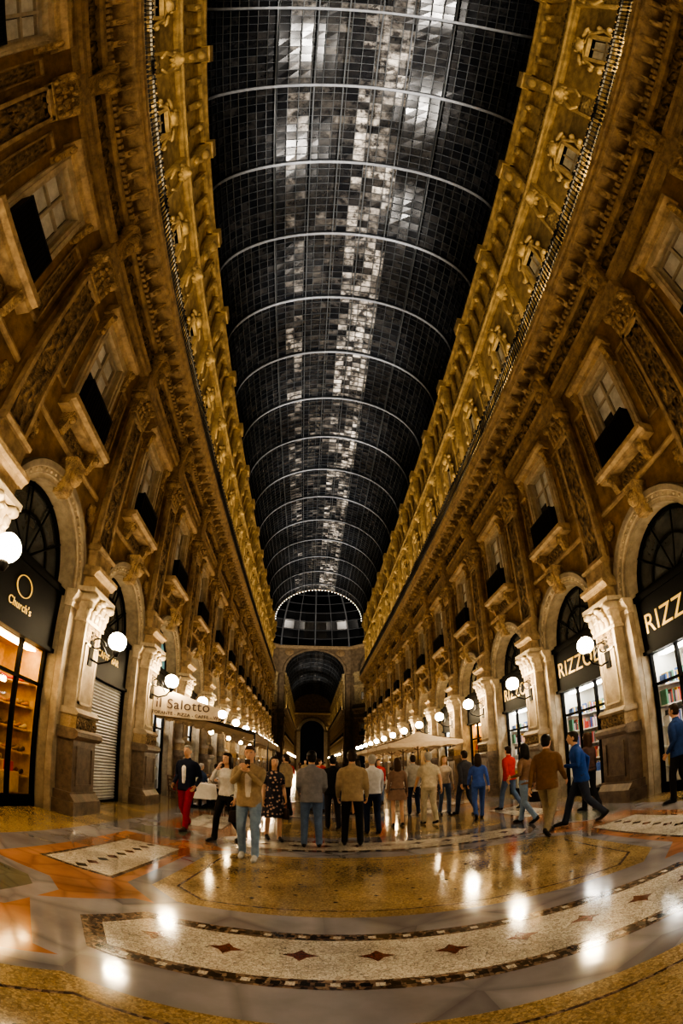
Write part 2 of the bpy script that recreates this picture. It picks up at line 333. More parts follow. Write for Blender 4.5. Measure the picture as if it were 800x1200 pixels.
    mb.quad((-HB,-.05,12.5),(HB,-.05,12.5),(HB,-.05,z0),(-HB,-.05,z0),'attic')
    mb.quad((-HB,-.05,z0),(-hw,-.05,z0),(-hw,-.05,z1),(-HB,-.05,z1),'attic'); mb.quad((hw,-.05,z0),(HB,-.05,z0),(HB,-.05,z1),(hw,-.05,z1),'attic')
    mb.quad((-HB,-.05,z1),(HB,-.05,z1),(HB,-.05,HE),(-HB,-.05,HE),'attic')
    mb.quad((-hw,-.15,z0),(hw,-.15,z0),(hw,-.15,z1),(-hw,-.15,z1),'glass')
    mb.box(-.32,-.04,-.145,-.14,14.4,15.7,'blind'); mb.box(.04,.32,-.145,-.14,14.4,15.7,'blind')
    for sx in (-1,1): mb.quad((sx*hw,-.05,z0),(sx*hw,-.15,z0),(sx*hw,-.15,z1),(sx*hw,-.05,z1),'frame'); mb.box(sx*(hw+.07)-.07,sx*(hw+.07)+.07,-.05,.08,z0-.1,z1+.1,'attic')
    mb.box(-.03,.03,-.15,-.1,z0,z1,'frame'); mb.box(-hw,hw,-.15,-.1,14.95,15.0,'frame')
    for z in (z0-.1,z1): mb.box(-hw-.14,hw+.14,-.05,.08,z,z+.12,'attic')
    n=26; pts=[]
    for i in range(n+1):
        a=2*math.pi*i/n; q=1+.05*math.cos(8*a); pts.append((.70*q*math.cos(a),.03,15.0+1.02*q*math.sin(a)))
    mb.tube(pts,[.075]*len(pts),'attic',6,side=Vector((0,1,0)),caps=False)
    for i in range(12):
        a=2*math.pi*(i+.5)/12; mb.blob((.82*math.cos(a),.03,15.0+1.12*math.sin(a)),(.12,.09,.12),'attic',7,4)
    mb.blob((0,.12,16.15),(.26,.14,.24),'attic',10,6)
    for i in range(5):
        a=math.pi*(i+.5)/5; mb.blob((.26*math.cos(a),.12,16.25+.24*math.sin(a)),(.07,.09,.1),'attic',6,4)
    for sx in (-1,1):
        mb.blob((sx*.55,.06,16.05),(.28,.09,.12),'attic',8,5,Matrix.Rotation(sx*.6,3,'Y')); mb.blob((sx*.5,.06,13.9),(.26,.09,.12),'attic',8,5,Matrix.Rotation(-sx*.5,3,'Y'))
    mb.blob((0,.1,13.8),(.18,.14,.22),'attic',8,5)
    mb.box(p-.42,p+.42,-.05,.12,12.6,17.2,'attic')
    for sx in (-1,1): mb.box(p+sx*.36-.04,p+sx*.36+.04,.12,.16,13.2,17.0,'attic')
    mb.panel(p-.3,p+.3,13.3,15.2,.12,foliage(2.2,.07),14,50,'attic')
    mb.blob((p,.24,16.35),(.27,.22,.3),'attic',10,7); mb.blob((p,.42,16.25),(.12,.12,.11),'attic',8,5)
    for i in range(9):
        a=2*math.pi*i/9; mb.blob((p+.27*math.cos(a),.18,16.35+.3*math.sin(a)),(.1,.12,.1),'attic',6,4)
    for sx in (-1,1): mb.tube([(p+sx*.25,.16,16.1),(p+sx*.34,.16,15.6),(p+sx*.2,.16,15.25)],[.09,.07,.05],'attic',6)
    mb.mold([(-.05,17.0),(.10,17.0),(.14,17.1),(.2,17.16),(.2,17.28),(-.05,17.3)],-HB,HB,'attic')
    mb.panel(-HB,HB,17.35,18.0,-.04,frieze(9.5,.10,7),100,12,'attic')
    mb.frus(p,17.3,19.2,.40,.6,.2,.46,'attic'); mb.blob((p,.38,18.6),(.2,.16,.34),'attic',8,6); mb.blob((p,.3,17.8),(.15,.1,.3),'attic',8,6)
    for u in (-1.0,0,1.0):
        mb.frus(u,18.1,19.2,.26,.34,.06,.22,'attic'); mb.blob((u,.18,18.9),(.13,.12,.2),'attic',8,5)
    mb.mold([(-.05,19.2),(.22,19.2),(.26,19.3),(.22,19.36),(.32,19.5),(.32,19.62),(.1,19.7),(.04,HE),(-.05,HE)],-HB,HB,'attic')
    mb.box(p-.36,p+.36,0,.52,19.2,19.66,'attic')
    return mb.mesh('facade_bay')
BAY=bay()
wallR=empty('wall_right'); wallL=empty('wall_left'); wallO=empty('wall_octagon'); wallFR=empty('wall_right_beyond_octagon'); wallFL=empty('wall_left_beyond_octagon')
JS=range(-4,13)
def yc(j): return Y1-HB+j*B
for j in JS:
    if yc(j)+HB>YEND+.1: continue
    link(BAY,'facade_bay_r_%d'%(j+4),wallR,frameR(yc(j))); link(BAY,'facade_bay_l_%d'%(j+4),wallL,frameL(yc(j)))
NF=14
for i in range(NF):
    y=YF+HB+i*B
    link(BAY,'facade_bay_%d'%i,wallFR,frameR(y)); link(BAY,'facade_bay_%d'%i,wallFL,frameL(y))
YB=YF+NF*B
mb=MB()
side=OCT*math.tan(math.pi/8)
for a in (0,90,180,270):
    t=MB(); t.archwall(-side,side,0,25.2,VA+.1,HE,RISE,0,'octst'); t.arch([(VA-.1,.0),(VA-.1,.25),(VA+.35,.3),(VA+.5,.1),(VA+.5,0)],HE,'octst',ez=RISE/VA)
    t.mold([(0,24.6),(.5,24.6),(.8,25.0),(.8,25.2),(0,25.2)],-side,side,'trim')
    for sx in (-1,1):
        t.blob((sx*5.0,.1,23.9),(.9,.2,.7),'carve',12,6); t.blob((sx*5.0,.3,23.9),(.3,.3,.4),'carve',10,6)
        t.box(sx*6.4-.45,sx*6.4+.45,0,.35,0,12,'octst'); capital(t,sx*6.4,11.4,.9,.9,.35,'octst'); t.box(sx*6.4-.4,sx*6.4+.4,0,.3,12.4,19.5,'octst'); capital(t,sx*6.4,18.8,.9,.85,.3,'octst')
    R=Matrix.Translation((0,YC,0))@Matrix.Rotation(math.radians(a),4,'Z')@Matrix.Translation((0,-OCT,0))
    mb.merge(t,R)
for a in (45,135,225,315):
    R=Matrix.Translation((0,YC,0))@Matrix.Rotation(math.radians(a),4,'Z')@Matrix.Translation((0,-OCT,0))
    for i in (-1,0,1): link(BAY,'octagon_bay',wallO,R@Matrix.Translation((i*B,0,0)))
    t=MB(); t.quad((-side,0,0),(-3*HB,0,0),(-3*HB,0,HE),(-side,0,HE),'octst'); t.quad((3*HB,0,0),(side,0,0),(side,0,HE),(3*HB,0,HE),'octst')
    t.quad((-side,0,HE),(side,0,HE),(side,0,25.2),(-side,0,25.2),'octst'); t.mold([(0,24.6),(.5,24.6),(.8,25.0),(.8,25.2),(0,25.2)],-side,side,'trim')
    t.arch([(4.6,.0),(4.6,.2),(5.0,.2),(5.0,0)],20.0,'trim',ez=.85)
    mb.merge(t,R)
mb.obj('octagon_shell',wallO)
mb=MB(); mb.archwall(-7,7,0,25.5,3.6,12,3.6,0,'octst'); mb.arch([(3.6,0),(3.6,.35),(4.5,.4),(4.8,.2),(4.8,0)],12,'archst')
for sx in (-1,1): mb.box(sx*4.15-.55,sx*4.15+.55,0,.4,0,12,'archst')
mb.mold([(0,17.6),(.6,17.6),(.8,18.0),(.8,18.2),(0,18.2)],-7,7,'trim')
e=mb.obj('wall_end'); e.matrix_world=Matrix.Translation((0,YB,0))@Matrix.Rotation(math.pi,4,'Z')
# ---------------------------------------------------------------- vault
def vault(y0,y1,name,nl=34):
    root=empty(name)
    ribs=MB(); bars=MB(); N=36
    def pt(t,o=0): return (VA+o)*math.cos(t), HE+(RISE+o)*math.sin(t)
    def arcbar(mb,y,w,h,k,o=0):
        vs=[]
        for i in range(N+1):
            t=math.pi*i/N
            for oo,yy in ((o,-w/2),(o,w/2),(o-h,w/2),(o-h,-w/2)):
                x,z=pt(t,oo); vs.append((x,y+yy,z))
        fs=[(i*4+a,i*4+(a+1)%4,(i+1)*4+(a+1)%4,(i+1)*4+a) for i in range(N) for a in range(4)]
        mb.add(vs,fs,k)
    ny=int(round((y1-y0)/B)); 
    for i in range(ny):
        yy=y0+HB+i*B
        arcbar(ribs,yy-.07,.03,.16,'steel2'); arcbar(ribs,yy+.07,.03,.16,'steel2'); arcbar(ribs,yy,.13,.03,'steel',o=-.16)
    npan=10*ny
    for i in range(npan+1): arcbar(bars,y0+(y1-y0)*i/npan,.03,.05,'steel2')
    ts=[math.pi*i/nl for i in range(nl+1)]
    for t in ts:
        x,z=pt(t,-.04); bars.box(x-.016,x+.016,y0,y1,z-.025,z+.025,'steel2')
    for xx in (-.62,-.34,-.12,.12,.34,.62):
        t=math.acos(xx); x,z=pt(t,-.12); ribs.box(x-.03,x+.03,y0,y1,z-.05,z+.05,'steel2')
    for sx in (-1,1): ribs.box(sx*VA-.1,sx*VA+.1,y0,y1,HE-.1,HE+.12,'steel2')
    if name=='ceiling':
        for i in range(41):
            t=math.pi*i/40; ribs.blob(((VA-.3)*math.cos(t),y1-.3,HE+(RISE-.3)*math.sin(t)),(.05,.05,.05),'bulb',6,4)
    ribs.obj('ribs',root); bars.obj('glazing_bars',root)
    vs=[];fs=[];glint=[]
    rnd=random.Random(3)
    for i in range(npan):
        ya,yb=y0+(y1-y0)*i/npan,y0+(y1-y0)*(i+1)/npan
        for j in range(nl):
            ta,tb=ts[j],ts[j+1]; o=len(vs); 
            for t,y in ((ta,ya),(ta,yb),(tb,yb),(tb,ya)):
                x,z=pt(t,.0+rnd.uniform(-.012,.012)); vs.append((x,y,z))
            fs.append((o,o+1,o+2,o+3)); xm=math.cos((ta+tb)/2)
            q=.5+.9*noise.noise(Vector((xm*3,ya*.35,2)))  # strips of panes below get lamp reflections painted in as pale colour
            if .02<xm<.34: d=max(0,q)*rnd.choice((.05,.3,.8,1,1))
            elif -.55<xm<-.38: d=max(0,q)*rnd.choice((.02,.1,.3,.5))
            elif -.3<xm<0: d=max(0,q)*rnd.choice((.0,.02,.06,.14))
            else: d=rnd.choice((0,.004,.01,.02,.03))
            glint+= [d]*4
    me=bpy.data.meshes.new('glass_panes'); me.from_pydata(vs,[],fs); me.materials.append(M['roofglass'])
    at=me.attributes.new('glint','FLOAT','POINT'); at.data.foreach_set('value',glint)
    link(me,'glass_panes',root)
    return root
YS=yc(-4)-HB
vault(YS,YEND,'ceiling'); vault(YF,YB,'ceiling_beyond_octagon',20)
# dome
root=empty('dome'); ribs=MB(); gl=MB(); ZD=25.2; RD=OCT+.6; HD=13.5
nr=32
def dp(a,t,o=0): return (RD+o)*math.cos(t)*math.cos(a),YC+(RD+o)*math.cos(t)*math.sin(a),ZD+(HD+o)*math.sin(t)
for i in range(nr):
    a=2*math.pi*i/nr; pts=[dp(a,math.pi/2*.97*k/12,-.15) for k in range(13)]
    ribs.tube(pts,[.10 if i%2 else .2]*13,'steel',5,caps=False,side=Vector((-math.sin(a),math.cos(a),0)))
for k in range(0,12):
    t=math.pi/2*.97*k/12
    pts=[dp(2*math.pi*i/48,t,-.1) for i in range(49)]
    ribs.tube(pts,[.08]*49,'steel',4,side=Vector((0,0,1)),caps=False)
vs=[];fs=[]
for k in range(13):
    for i in range(48): vs.append(dp(2*math.pi*i/48,math.pi/2*k/12))
for k in range(12):
    for i in range(48): fs.append((k*48+i,k*48+(i+1)%48,(k+1)*48+(i+1)%48,(k+1)*48+i))
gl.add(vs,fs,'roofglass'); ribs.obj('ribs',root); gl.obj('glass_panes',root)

# ---------------------------------------------------------------- floor
mb=MB()
mb.add([(-24,YS-4,0),(24,YS-4,0),(24,YB+12,0),(-24,YB+12,0)],[(0,1,2,3)],'f_ochre')
def warp(x,y):
    f=max(0,min(1,(14-y)/8)); dy=min(y-3.35,6)*(1 if y<14 else max(0,(22-y)/8))
    return x+.07*dy, y-.075*(x+1)*f
def poly(pts,z,k):
    vs=[(*warp(x,y),z) for x,y in pts]; mb.add(vs,[tuple(range(len(vs)))],k)
def ring(o,i,z,k):
    n=len(o); vs=[(*warp(*p),z) for p in o]+[(*warp(*p),z) for p in i]; mb.add(vs,[(a,(a+1)%n,n+(a+1)%n,n+a) for a in range(n)],k)
def hexa(c,hy,x1,tip): return [(-x1,c-hy),(x1,c-hy),(x1+tip,c),(x1,c+hy),(-x1,c+hy),(-x1-tip,c)]
def octo(cx,cy,hx,hy,ch): return [(cx-hx+ch,cy-hy),(cx+hx-ch,cy-hy),(cx+hx,cy-hy+ch),(cx+hx,cy+hy-ch),(cx+hx-ch,cy+hy),(cx-hx+ch,cy+hy),(cx-hx,cy+hy-ch),(cx-hx,cy-hy+ch)]
for r in range(-2,10):
    y=3.35+5.2*r
    poly([(-4.9,y-2.6),(4.9,y-2.6),(4.9,y+2.6),(-4.9,y+2.6)],.001,'f_salmon')
    poly(hexa(y,.86,2.65,.62),.002,'f_grey'); 
    ring(hexa(y,.56,2.4,.36),hexa(y,.40,2.32,.24),.0045,'f_dark'); poly(hexa(y,.49,2.36,.3),.0035,'f_white')
    for i in range(-4,5):
        cx=i*.53; s=.115
        pts=[]
        for q in range(8):
            a=q*math.pi/4; rr=s if q%2==0 else s*.5; pts.append((cx+rr*math.cos(a)*1.15,y+.05+rr*math.sin(a)))
        poly(pts,.005,'f_red'); 
    for i in range(-26,27):
        for sy in (-1,1):
            cx=i*.09; poly([(cx-.03,y+sy*.48-.03),(cx+.03,y+sy*.48-.03),(cx+.03,y+sy*.48+.03),(cx-.03,y+sy*.48+.03)],.0055,'f_black' if i%3 else 'f_white')
    c=y+2.6
    poly(octo(0,c,2.95,1.74,.5),.002,'f_grey'); poly(octo(0,c,2.72,1.54,.42),.003,'f_ochre')
    ring(octo(0,c,2.5,1.34,.38),octo(0,c,2.47,1.31,.37),.004,'f_dark')
    for a in range(-5,6):
        for b in range(-2,3):
            cx=a*.42;cy=c+b*.5+(.25 if a%2 else 0)
            if abs(cy-c)<1.2: poly([(cx-.03,cy),(cx,cy-.03),(cx+.03,cy),(cx,cy+.03)],.004,'f_black')
    for sx in (-1,1):
        def rc(x0,x1,y0,y1): return [(sx*x0,y0),(sx*x1,y0),(sx*x1,y1),(sx*x0,y1)]
        poly(rc(3.12,4.1,c-1.25,c+1.25),.002,'f_dark'); poly(rc(3.18,4.04,c-1.19,c+1.19),.003,'f_white')
        for q in range(-4,5):
            cx=sx*3.61;cy=c+q*.27; poly([(cx-.09,cy),(cx,cy-.09),(cx+.09,cy),(cx,cy+.09)],.004,'f_red' if q%2 else 'f_black')
        poly(octo(sx*3.95,y,.72,.72,.3),.0025,'f_grey'); poly(octo(sx*3.95,y,.5,.5,.2),.0035,'f_green')
        poly(rc(4.35,4.9,y-2.6,y+2.6),.0015,'f_grey')
mb.obj('floor')

# ---------------------------------------------------------------- shopfronts
def lunette(mb,k):
    r=1.35; zs=4.4; d=-.28
    vs=[(0,d-.05,zs-.05)]+[(r*math.cos(math.pi*i/20),d-.05,zs+r*math.sin(math.pi*i/20)) for i in range(21)]
    mb.add(vs,[(0,i,i+1) for i in range(1,21)],k)
    mb.arch([(r,d),(r-.1,d),(r-.1,d-.04)],zs,'black'); mb.arch([(.82,d),(.76,d),(.76,d-.04)],zs,'black',n=16)
    for a in (36,72,108,144): 
        a=math.radians(a); p=Vector((math.cos(a),0,math.sin(a)))
        mb.tube([(p.x*.1,d,zs+p.z*.1),(p.x*r,d,zs+p.z*r)],[.025,.025],'black',4,caps=False)
    mb.box(-r,r,d-.05,d+.1,zs-.06,zs+.06,'black')
def shop(kind,seed):
    rnd=random.Random(seed); mb=MB(); r=1.36
    lunette(mb,{'book':'glass','shoe':'glass','shutter':'glass','cafe':'teal','gen':'warmglass'}[kind])
    mb.box(-r,r,-.3,-.12,3.05,4.36,'black'); mb.box(-r,r,-.12,-.06,3.05,3.13,'black'); mb.box(-r,r,-.12,-.06,4.24,4.36,'black')
    if kind=='shutter':
        for i in range(38):
            z=i*.08; mb.mold([(-.3,z),(-.2,z+.005),(-.17,z+.04),(-.2,z+.075),(-.3,z+.08)],-r+.08,r-.08,'shutter')
        for sx in (-1,1): mb.box(sx*(r-.05)-.05,sx*(r-.05)+.05,-.3,-.12,0,3.05,'black')
        mb.box(-r,r,-.3,-.14,0,.06,'black'); return mb.mesh('roller_shutter_front')
    D=-1.3
    wk='woodw' if kind in('shoe','gen') else 'white'
    mb.quad((-r,D,0),(r,D,0),(r,D,3.1),(-r,D,3.1),wk)
    for sx in (-1,1): mb.quad((sx*r,D,0),(sx*r,-.3,0),(sx*r,-.3,3.1),(sx*r,D,3.1),wk)
    mb.quad((-r,D,3.04),(r,D,3.04),(r,-.3,3.04),(-r,-.3,3.04),wk)
    pk='panelw' if kind in('shoe','gen') else 'panel'
    mb.box(-r+.15,r-.15,-.62,-.4,2.99,3.02,pk)
    for u in (-r+.05,-.45,.45,r-.05): mb.box(u-.035,u+.035,-.28,-.2,0,3.05,'black')
    mb.box(-r,r,-.28,-.2,0,.22,'black'); mb.box(-r,r,-.28,-.2,2.35,2.41,'black')
    mb.quad((r,-.24,.2),(-r,-.24,.2),(-r,-.24,3.05),(r,-.24,3.05),'pane')
    cols=[mat('goods_%s_%d'%(kind,i),c,.5,var=.15,vscale=9) for i,c in enumerate(
        [(.5,.07,.05),(.08,.16,.4),(.75,.7,.6),(.7,.45,.08),(.05,.05,.05),(.1,.3,.2),(.5,.3,.35),(.8,.8,.8)] if kind=='book' else
        [(.25,.1,.04),(.45,.22,.08),(.08,.05,.03),(.5,.05,.04),(.6,.45,.2),(.3,.2,.1)])]
    shelves=(.55,1.0,1.45,1.9,2.35)
    def side_goods():
        for sx in (-1,1):
            for z in shelves:
                mb.box(min(sx*r,sx*(r-.26)),max(sx*r,sx*(r-.26)),-.95,-.36,z-.03,z,wk)
                d=-.92
                while d<-.42:
                    c=cols[rnd.randrange(len(cols))]
                    if kind=='book': w=rnd.uniform(.03,.06); h=rnd.uniform(.2,.33); mb.box(sx*(r-.14)-.1,sx*(r-.14)+.1,d,d+w,z,z+h,c); d+=w+.004
                    elif kind=='shoe': mb.tube([(sx*(r-.05),d+.05,z+.08),(sx*(r-.12),d+.05,z+.05),(sx*(r-.24),d+.05,z+.03)],[(.035,.05),(.035,.04),(.03,.02)],c,8,side=Vector((0,1,0))); d+=.13
                    else: mb.tube([(sx*(r-.13),d+.06,z+.01),(sx*(r-.13),d+.06,z+.14),(sx*(r-.13),d+.06,z+.24)],[.04,.045,.014],c,8); d+=.14
    side_goods()
    for z in shelves:
        mb.box(-r+.05,r-.05,D+.02,D+.36,z-.03,z,wk)
        u=-r+.1
        while u<r-.2:
            if kind=='book':
                w=rnd.uniform(.025,.06); h=rnd.uniform(.2,.33); mb.box(u,u+w,D+.1,D+.34,z,z+h,cols[rnd.randrange(8)]); u+=w+.004
                if rnd.random()<.08: u+=.16
            elif kind=='shoe':
                c=cols[rnd.randrange(6)]
                for q in (0,.1):
                    mb.tube([(u+q,D+.1,z+.07),(u+q,D+.2,z+.05),(u+q,D+.33,z+.025)],[(.035,.05),(.035,.04),(.03,.02)],c,8)
                    mb.box(u+q-.03,u+q+.03,D+.06,D+.12,z,z+.03,c)
                u+=.27
            else:
                c=cols[rnd.randrange(6)]; h=rnd.uniform(.15,.3)
                mb.tube([(u+.06,D+.2,z+.01),(u+.06,D+.2,z+h*.6),(u+.06,D+.2,z+h*.7),(u+.06,D+.2,z+h)],[.04,.045,.016,.014],c,8); u+=.16
    mb.box(-r+.35,-.4,-.8,-.35,.22,.62,wk); mb.box(.4,r-.35,-.8,-.35,.22,.62,wk)
    for sx in (-1,1):
        for i in range(7):
            c=cols[rnd.randrange(6)]; u=sx*.7+rnd.uniform(-.25,.25); d=rnd.uniform(-.7,-.45)
            if kind=='book':
                h=rnd.uniform(.05,.3); mb.box(u-.08,u+.08,d-.1,d+.02,.62,.62+h,c)
            elif kind=='shoe':
                mb.box(u-.1,u+.1,d-.05,d+.05,.62,.8,c); mb.tube([(u-.06,d,.8),(u-.04,d,.9),(u+.04,d,.9),(u+.06,d,.8)],[.01]*4,c,6)
            else: mb.tube([(u,d,.63),(u,d,.75),(u,d,.82)],[.05,.05,.02],c,8)
    return mb.mesh({'book':'bookshop_front','shoe':'shoe_shop_front','cafe':'cafe_front','gen':'shop_front'}[kind])
S={k:shop(k,i+1) for i,k in enumerate(('book','shoe','shutter','cafe','gen'))}
NM={'book':'bookshop_front','shoe':'shoe_shop_front','shutter':'roller_shutter_front','cafe':'cafe_front','gen':'shop_front'}
for j in JS:
    if yc(j)+HB>YEND+.1: continue
    kr='book' if j in (-1,0,1,2) else ('gen' if j%2 else 'book')
    kl={0:'shoe',1:'shutter',2:'cafe',3:'cafe'}.get(j,'gen' if j%2 else 'cafe')
    o=link(S[kr],NM[kr],None,frameR(yc(j))); o2=link(S[kl],NM[kl],None,frameL(yc(j)))
def text(body,size,mw,k,name,ext=.008):
    cu=bpy.data.curves.new(name,'FONT'); cu.body=body; cu.size=size; cu.extrude=ext; cu.align_x='CENTER'; cu.align_y='CENTER'; cu.materials.append(M[k]); cu.space_character=1.08
    o=bpy.data.objects.new(name,cu); COL.objects.link(o); o.matrix_world=mw; return o
def mR(x,y,z): return Matrix(((0,0,-1,x),(-1,0,0,y),(0,1,0,z),(0,0,0,1)))
def mL(x,y,z): return Matrix(((0,0,1,x),(1,0,0,y),(0,1,0,z),(0,0,0,1)))
def mF(x,y,z): return Matrix(((1,0,0,x),(0,0,-1,y),(0,1,0,z),(0,0,0,1)))
for j in (0,1,2): text('RIZZOLI',.60,mR(W+.11,yc(j),3.66),'gold','shop_sign')
text("Church's",.2,mL(-W-.11,yc(0),3.5),'gold','shop_sign'); text('CAFFE  BAR',.24,mL(-W-.11,yc(1),3.65),'gold','shop_sign')
mb=MB(); mb.arch([(.24,.0),(.24,.02),(.26,.02),(.26,0)],0,'gold',0,2*math.pi,28,ez=.75)
o=mb.obj('sign_emblem'); o.matrix_world=frameL(yc(0),-W-.11)@Matrix.Translation((0,0,3.85))

# ---------------------------------------------------------------- wall lamps
mb=MB(); 
mb.box(-.09,.09,.36,.43,3.05,3.75,'iron')
mb.tube([(0,.40,3.2),(0,.62,3.12),(0,.85,3.2),(0,.98,3.36)],[.022,.022,.022,.026],'iron',8)
pts=[(0,.42+.2*math.cos(a)*(1-a/9)+.12,3.5+.16*math.sin(a)*(1-a/9)) for a in [i*.45 for i in range(15)]]
mb.tube(pts,[.015]*15,'iron',6)
mb.tube([(0,.42,3.7),(0,.6,3.62),(0,.8,3.3)],[.014]*3,'iron',6)
mb.tube([(0,.98,3.34),(0,.98,3.4),(0,.98,3.46)],[.05,.08,.06],'iron',10)
mb.blob((0,.98,3.62),(.19,.19,.19),'globe',14,8)
mb.blob((0,.98,3.82),(.03,.03,.04),'iron',6,4)
LAMP=mb.mesh('wall_lamp')
for k in range(-4,13):
    y=Y1+k*B
    if y>YEND: continue
    link(LAMP,'wall_lamp',None,frameR(y)); link(LAMP,'wall_lamp',None,frameL(y))
for i in range(0,NF,2):
    link(LAMP,'wall_lamp',None,frameR(YF+i*B)); link(LAMP,'wall_lamp',None,frameL(YF+i*B))
la=bpy.data.lights.new('cornice_light','AREA'); la.shape='RECTANGLE'; la.size=3.4; la.size_y=.12; la.energy=68; la.color=(1,.76,.42)
def cornice(frame):
    o=bpy.data.objects.new('cornice_light',la); COL.objects.link(o)
    R=Matrix.Rotation(math.pi,4,'X')@Matrix.Rotation(math.radians(-14),4,'X')
    o.matrix_world=frame@Matrix.Translation((0,.45,12.72))@R
for j in JS:
    if yc(j)+HB>YEND+.1: continue
    cornice(frameR(yc(j))); cornice(frameL(yc(j)))
for i in range(1,NF,3): cornice(frameR(YF+HB+i*B)); cornice(frameL(YF+HB+i*B))
for a in (45,135,225,315):
    R=Matrix.Translation((0,YC,0))@Matrix.Rotation(math.radians(a),4,'Z')@Matrix.Translation((0,-OCT,0)); cornice(R)
sp=bpy.data.lights.new('added_roof_spot','SPOT'); sp.energy=6500; sp.spot_size=math.radians(60); sp.spot_blend=.9; sp.shadow_soft_size=.12; sp.color=(1,.93,.84)  # added lamps, no fixture modelled, to brighten the vault panes
sd=bpy.data.lights.new('added_dome_spot','SPOT'); sd.energy=9000; sd.spot_size=math.radians(80); sd.spot_blend=.8; sd.shadow_soft_size=.3; sd.color=(1,.9,.78)  # added lamps without a fixture, put in to light up the dome
def spot(p,t,l=sp,name='added_roof_spot'):
    o=bpy.data.objects.new(name,l); COL.objects.link(o); d=(Vector(t)-Vector(p)).normalized()
    o.matrix_world=Matrix.Translation(p)@d.to_track_quat('-Z','Y').to_matrix().to_4x4()
for i,k in enumerate(range(-3,12,2)):
    y=Y1+k*B
    spot((-5.0,y,13.5),(1.0,y+1,24.2)); spot((5.0,y+B,13.5),(-1.3,y+B+1,24.2))
spot((-12,YC-10,13.2),(2,YF-3,31),sd,'added_dome_spot'); spot((12,YC-10,13.2),(-2,YF-3,31),sd,'added_dome_spot')
spot((-5,YF+8,13.4),(1,YF+12,24),sp); spot((5,YF+24,13.4),(-1,YF+28,24),sp)

# ---------------------------------------------------------------- canopies
def canopy(name,x0,x1,y0,y1,z0,z1,val=.38):
    mb=MB()
    m=int((y1-y0)/1.0)
    for i in range(m):
        a=y0+(y1-y0)*i/m; b=y0+(y1-y0)*(i+1)/m
        for q in range(6):
            xa=x0+(x1-x0)*q/6; xb=x0+(x1-x0)*(q+1)/6; za=z0+(z1-z0)*q/6-.06*math.sin(math.pi*q/6); zb=z0+(z1-z0)*(q+1)/6-.06*math.sin(math.pi*(q+1)/6)
            mb.quad((xa,a,za),(xb,a,zb),(xb,b,zb),(xa,b,za),'tan' if i%2 else 'cream')
        mb.box(x1-.01,x1+.01,a+.01,b-.01,z1-val*.5,z1,'tan')
        for s in range(4):
            c=a+(b-a)*(s+.5)/4; mb.blob((x1,c,z1-val*.5),(.012,(b-a)/8,.07),'tan',8,4)
    for yy in (y0,y1):
        mb.add([(x0,yy,z0),(x1,yy,z1),(x1,yy,z1-val*.5),(x0,yy,z0-val)],[(0,1,2,3)],'tan')
        for s in range(10):
            f=(s+.5)/10; mb.blob((x0+(x1-x0)*f,yy,z0+(z1-z0)*f-val*(1-.5*f)),(abs(x1-x0)/20,.012,.07),'tan',8,4)
        mb.tube([(x0,yy,z0),(x1,yy,z1)],[.025,.025],'iron',6)
    for i in range(0,m+1,4):
        yy=y0+(y1-y0)*i/m
        mb.tube([(x1-.0,yy,0.005),(x1-.0,yy,z1)],[.025,.025],'iron',8); mb.tube([(x0,yy,z0-.05),(x1,yy,z1-.05)],[.02,.02],'iron',6)
        mb.tube([(x1,yy,.01),(x1,yy,.05)],[.14,.12],'iron',12)
    mb.tube([(x1,y0,z1),(x1,y1,z1)],[.025,.025],'iron',6)
    for i in range(1,m,3):
        yy=y0+(y1-y0)*i/m; mb.blob(((x0+x1)/2,yy,z1-.12+.1),(.08,.08,.08),'bulb2',8,5); mb.tube([((x0+x1)/2,yy,z1+.06),((x0+x1)/2,yy,(z0+z1)/2)],[.008,.008],'iron',5)
    return mb.obj(name)
canopy('restaurant_awning',-5.3,-2.45,13.15,25,3.0,2.4)
mb=MB(); mb.add([(-5.35,13.0,3.5),(-3.45,13.0,3.0),(-3.45,13.0,2.62),(-5.35,13.0,2.62),(-5.35,13.04,3.5),(-3.45,13.04,3.0),(-3.45,13.04,2.62),(-5.35,13.04,2.62)],[(0,3,2,1),(4,5,6,7),(0,1,5,4),(1,2,6,5),(2,3,7,6),(3,0,4,7)],'cream')
sb=mb.obj('restaurant_sign_board')
t1=text('il Salotto',.40,mF(-4.48,12.99,2.98),'signtx','lettering'); t2=text('RISTORANTE - PIZZA - CAFFE - WINE',.13,mF(-4.4,12.99,2.71),'signtx','lettering')
t1.parent=sb; t2.parent=sb
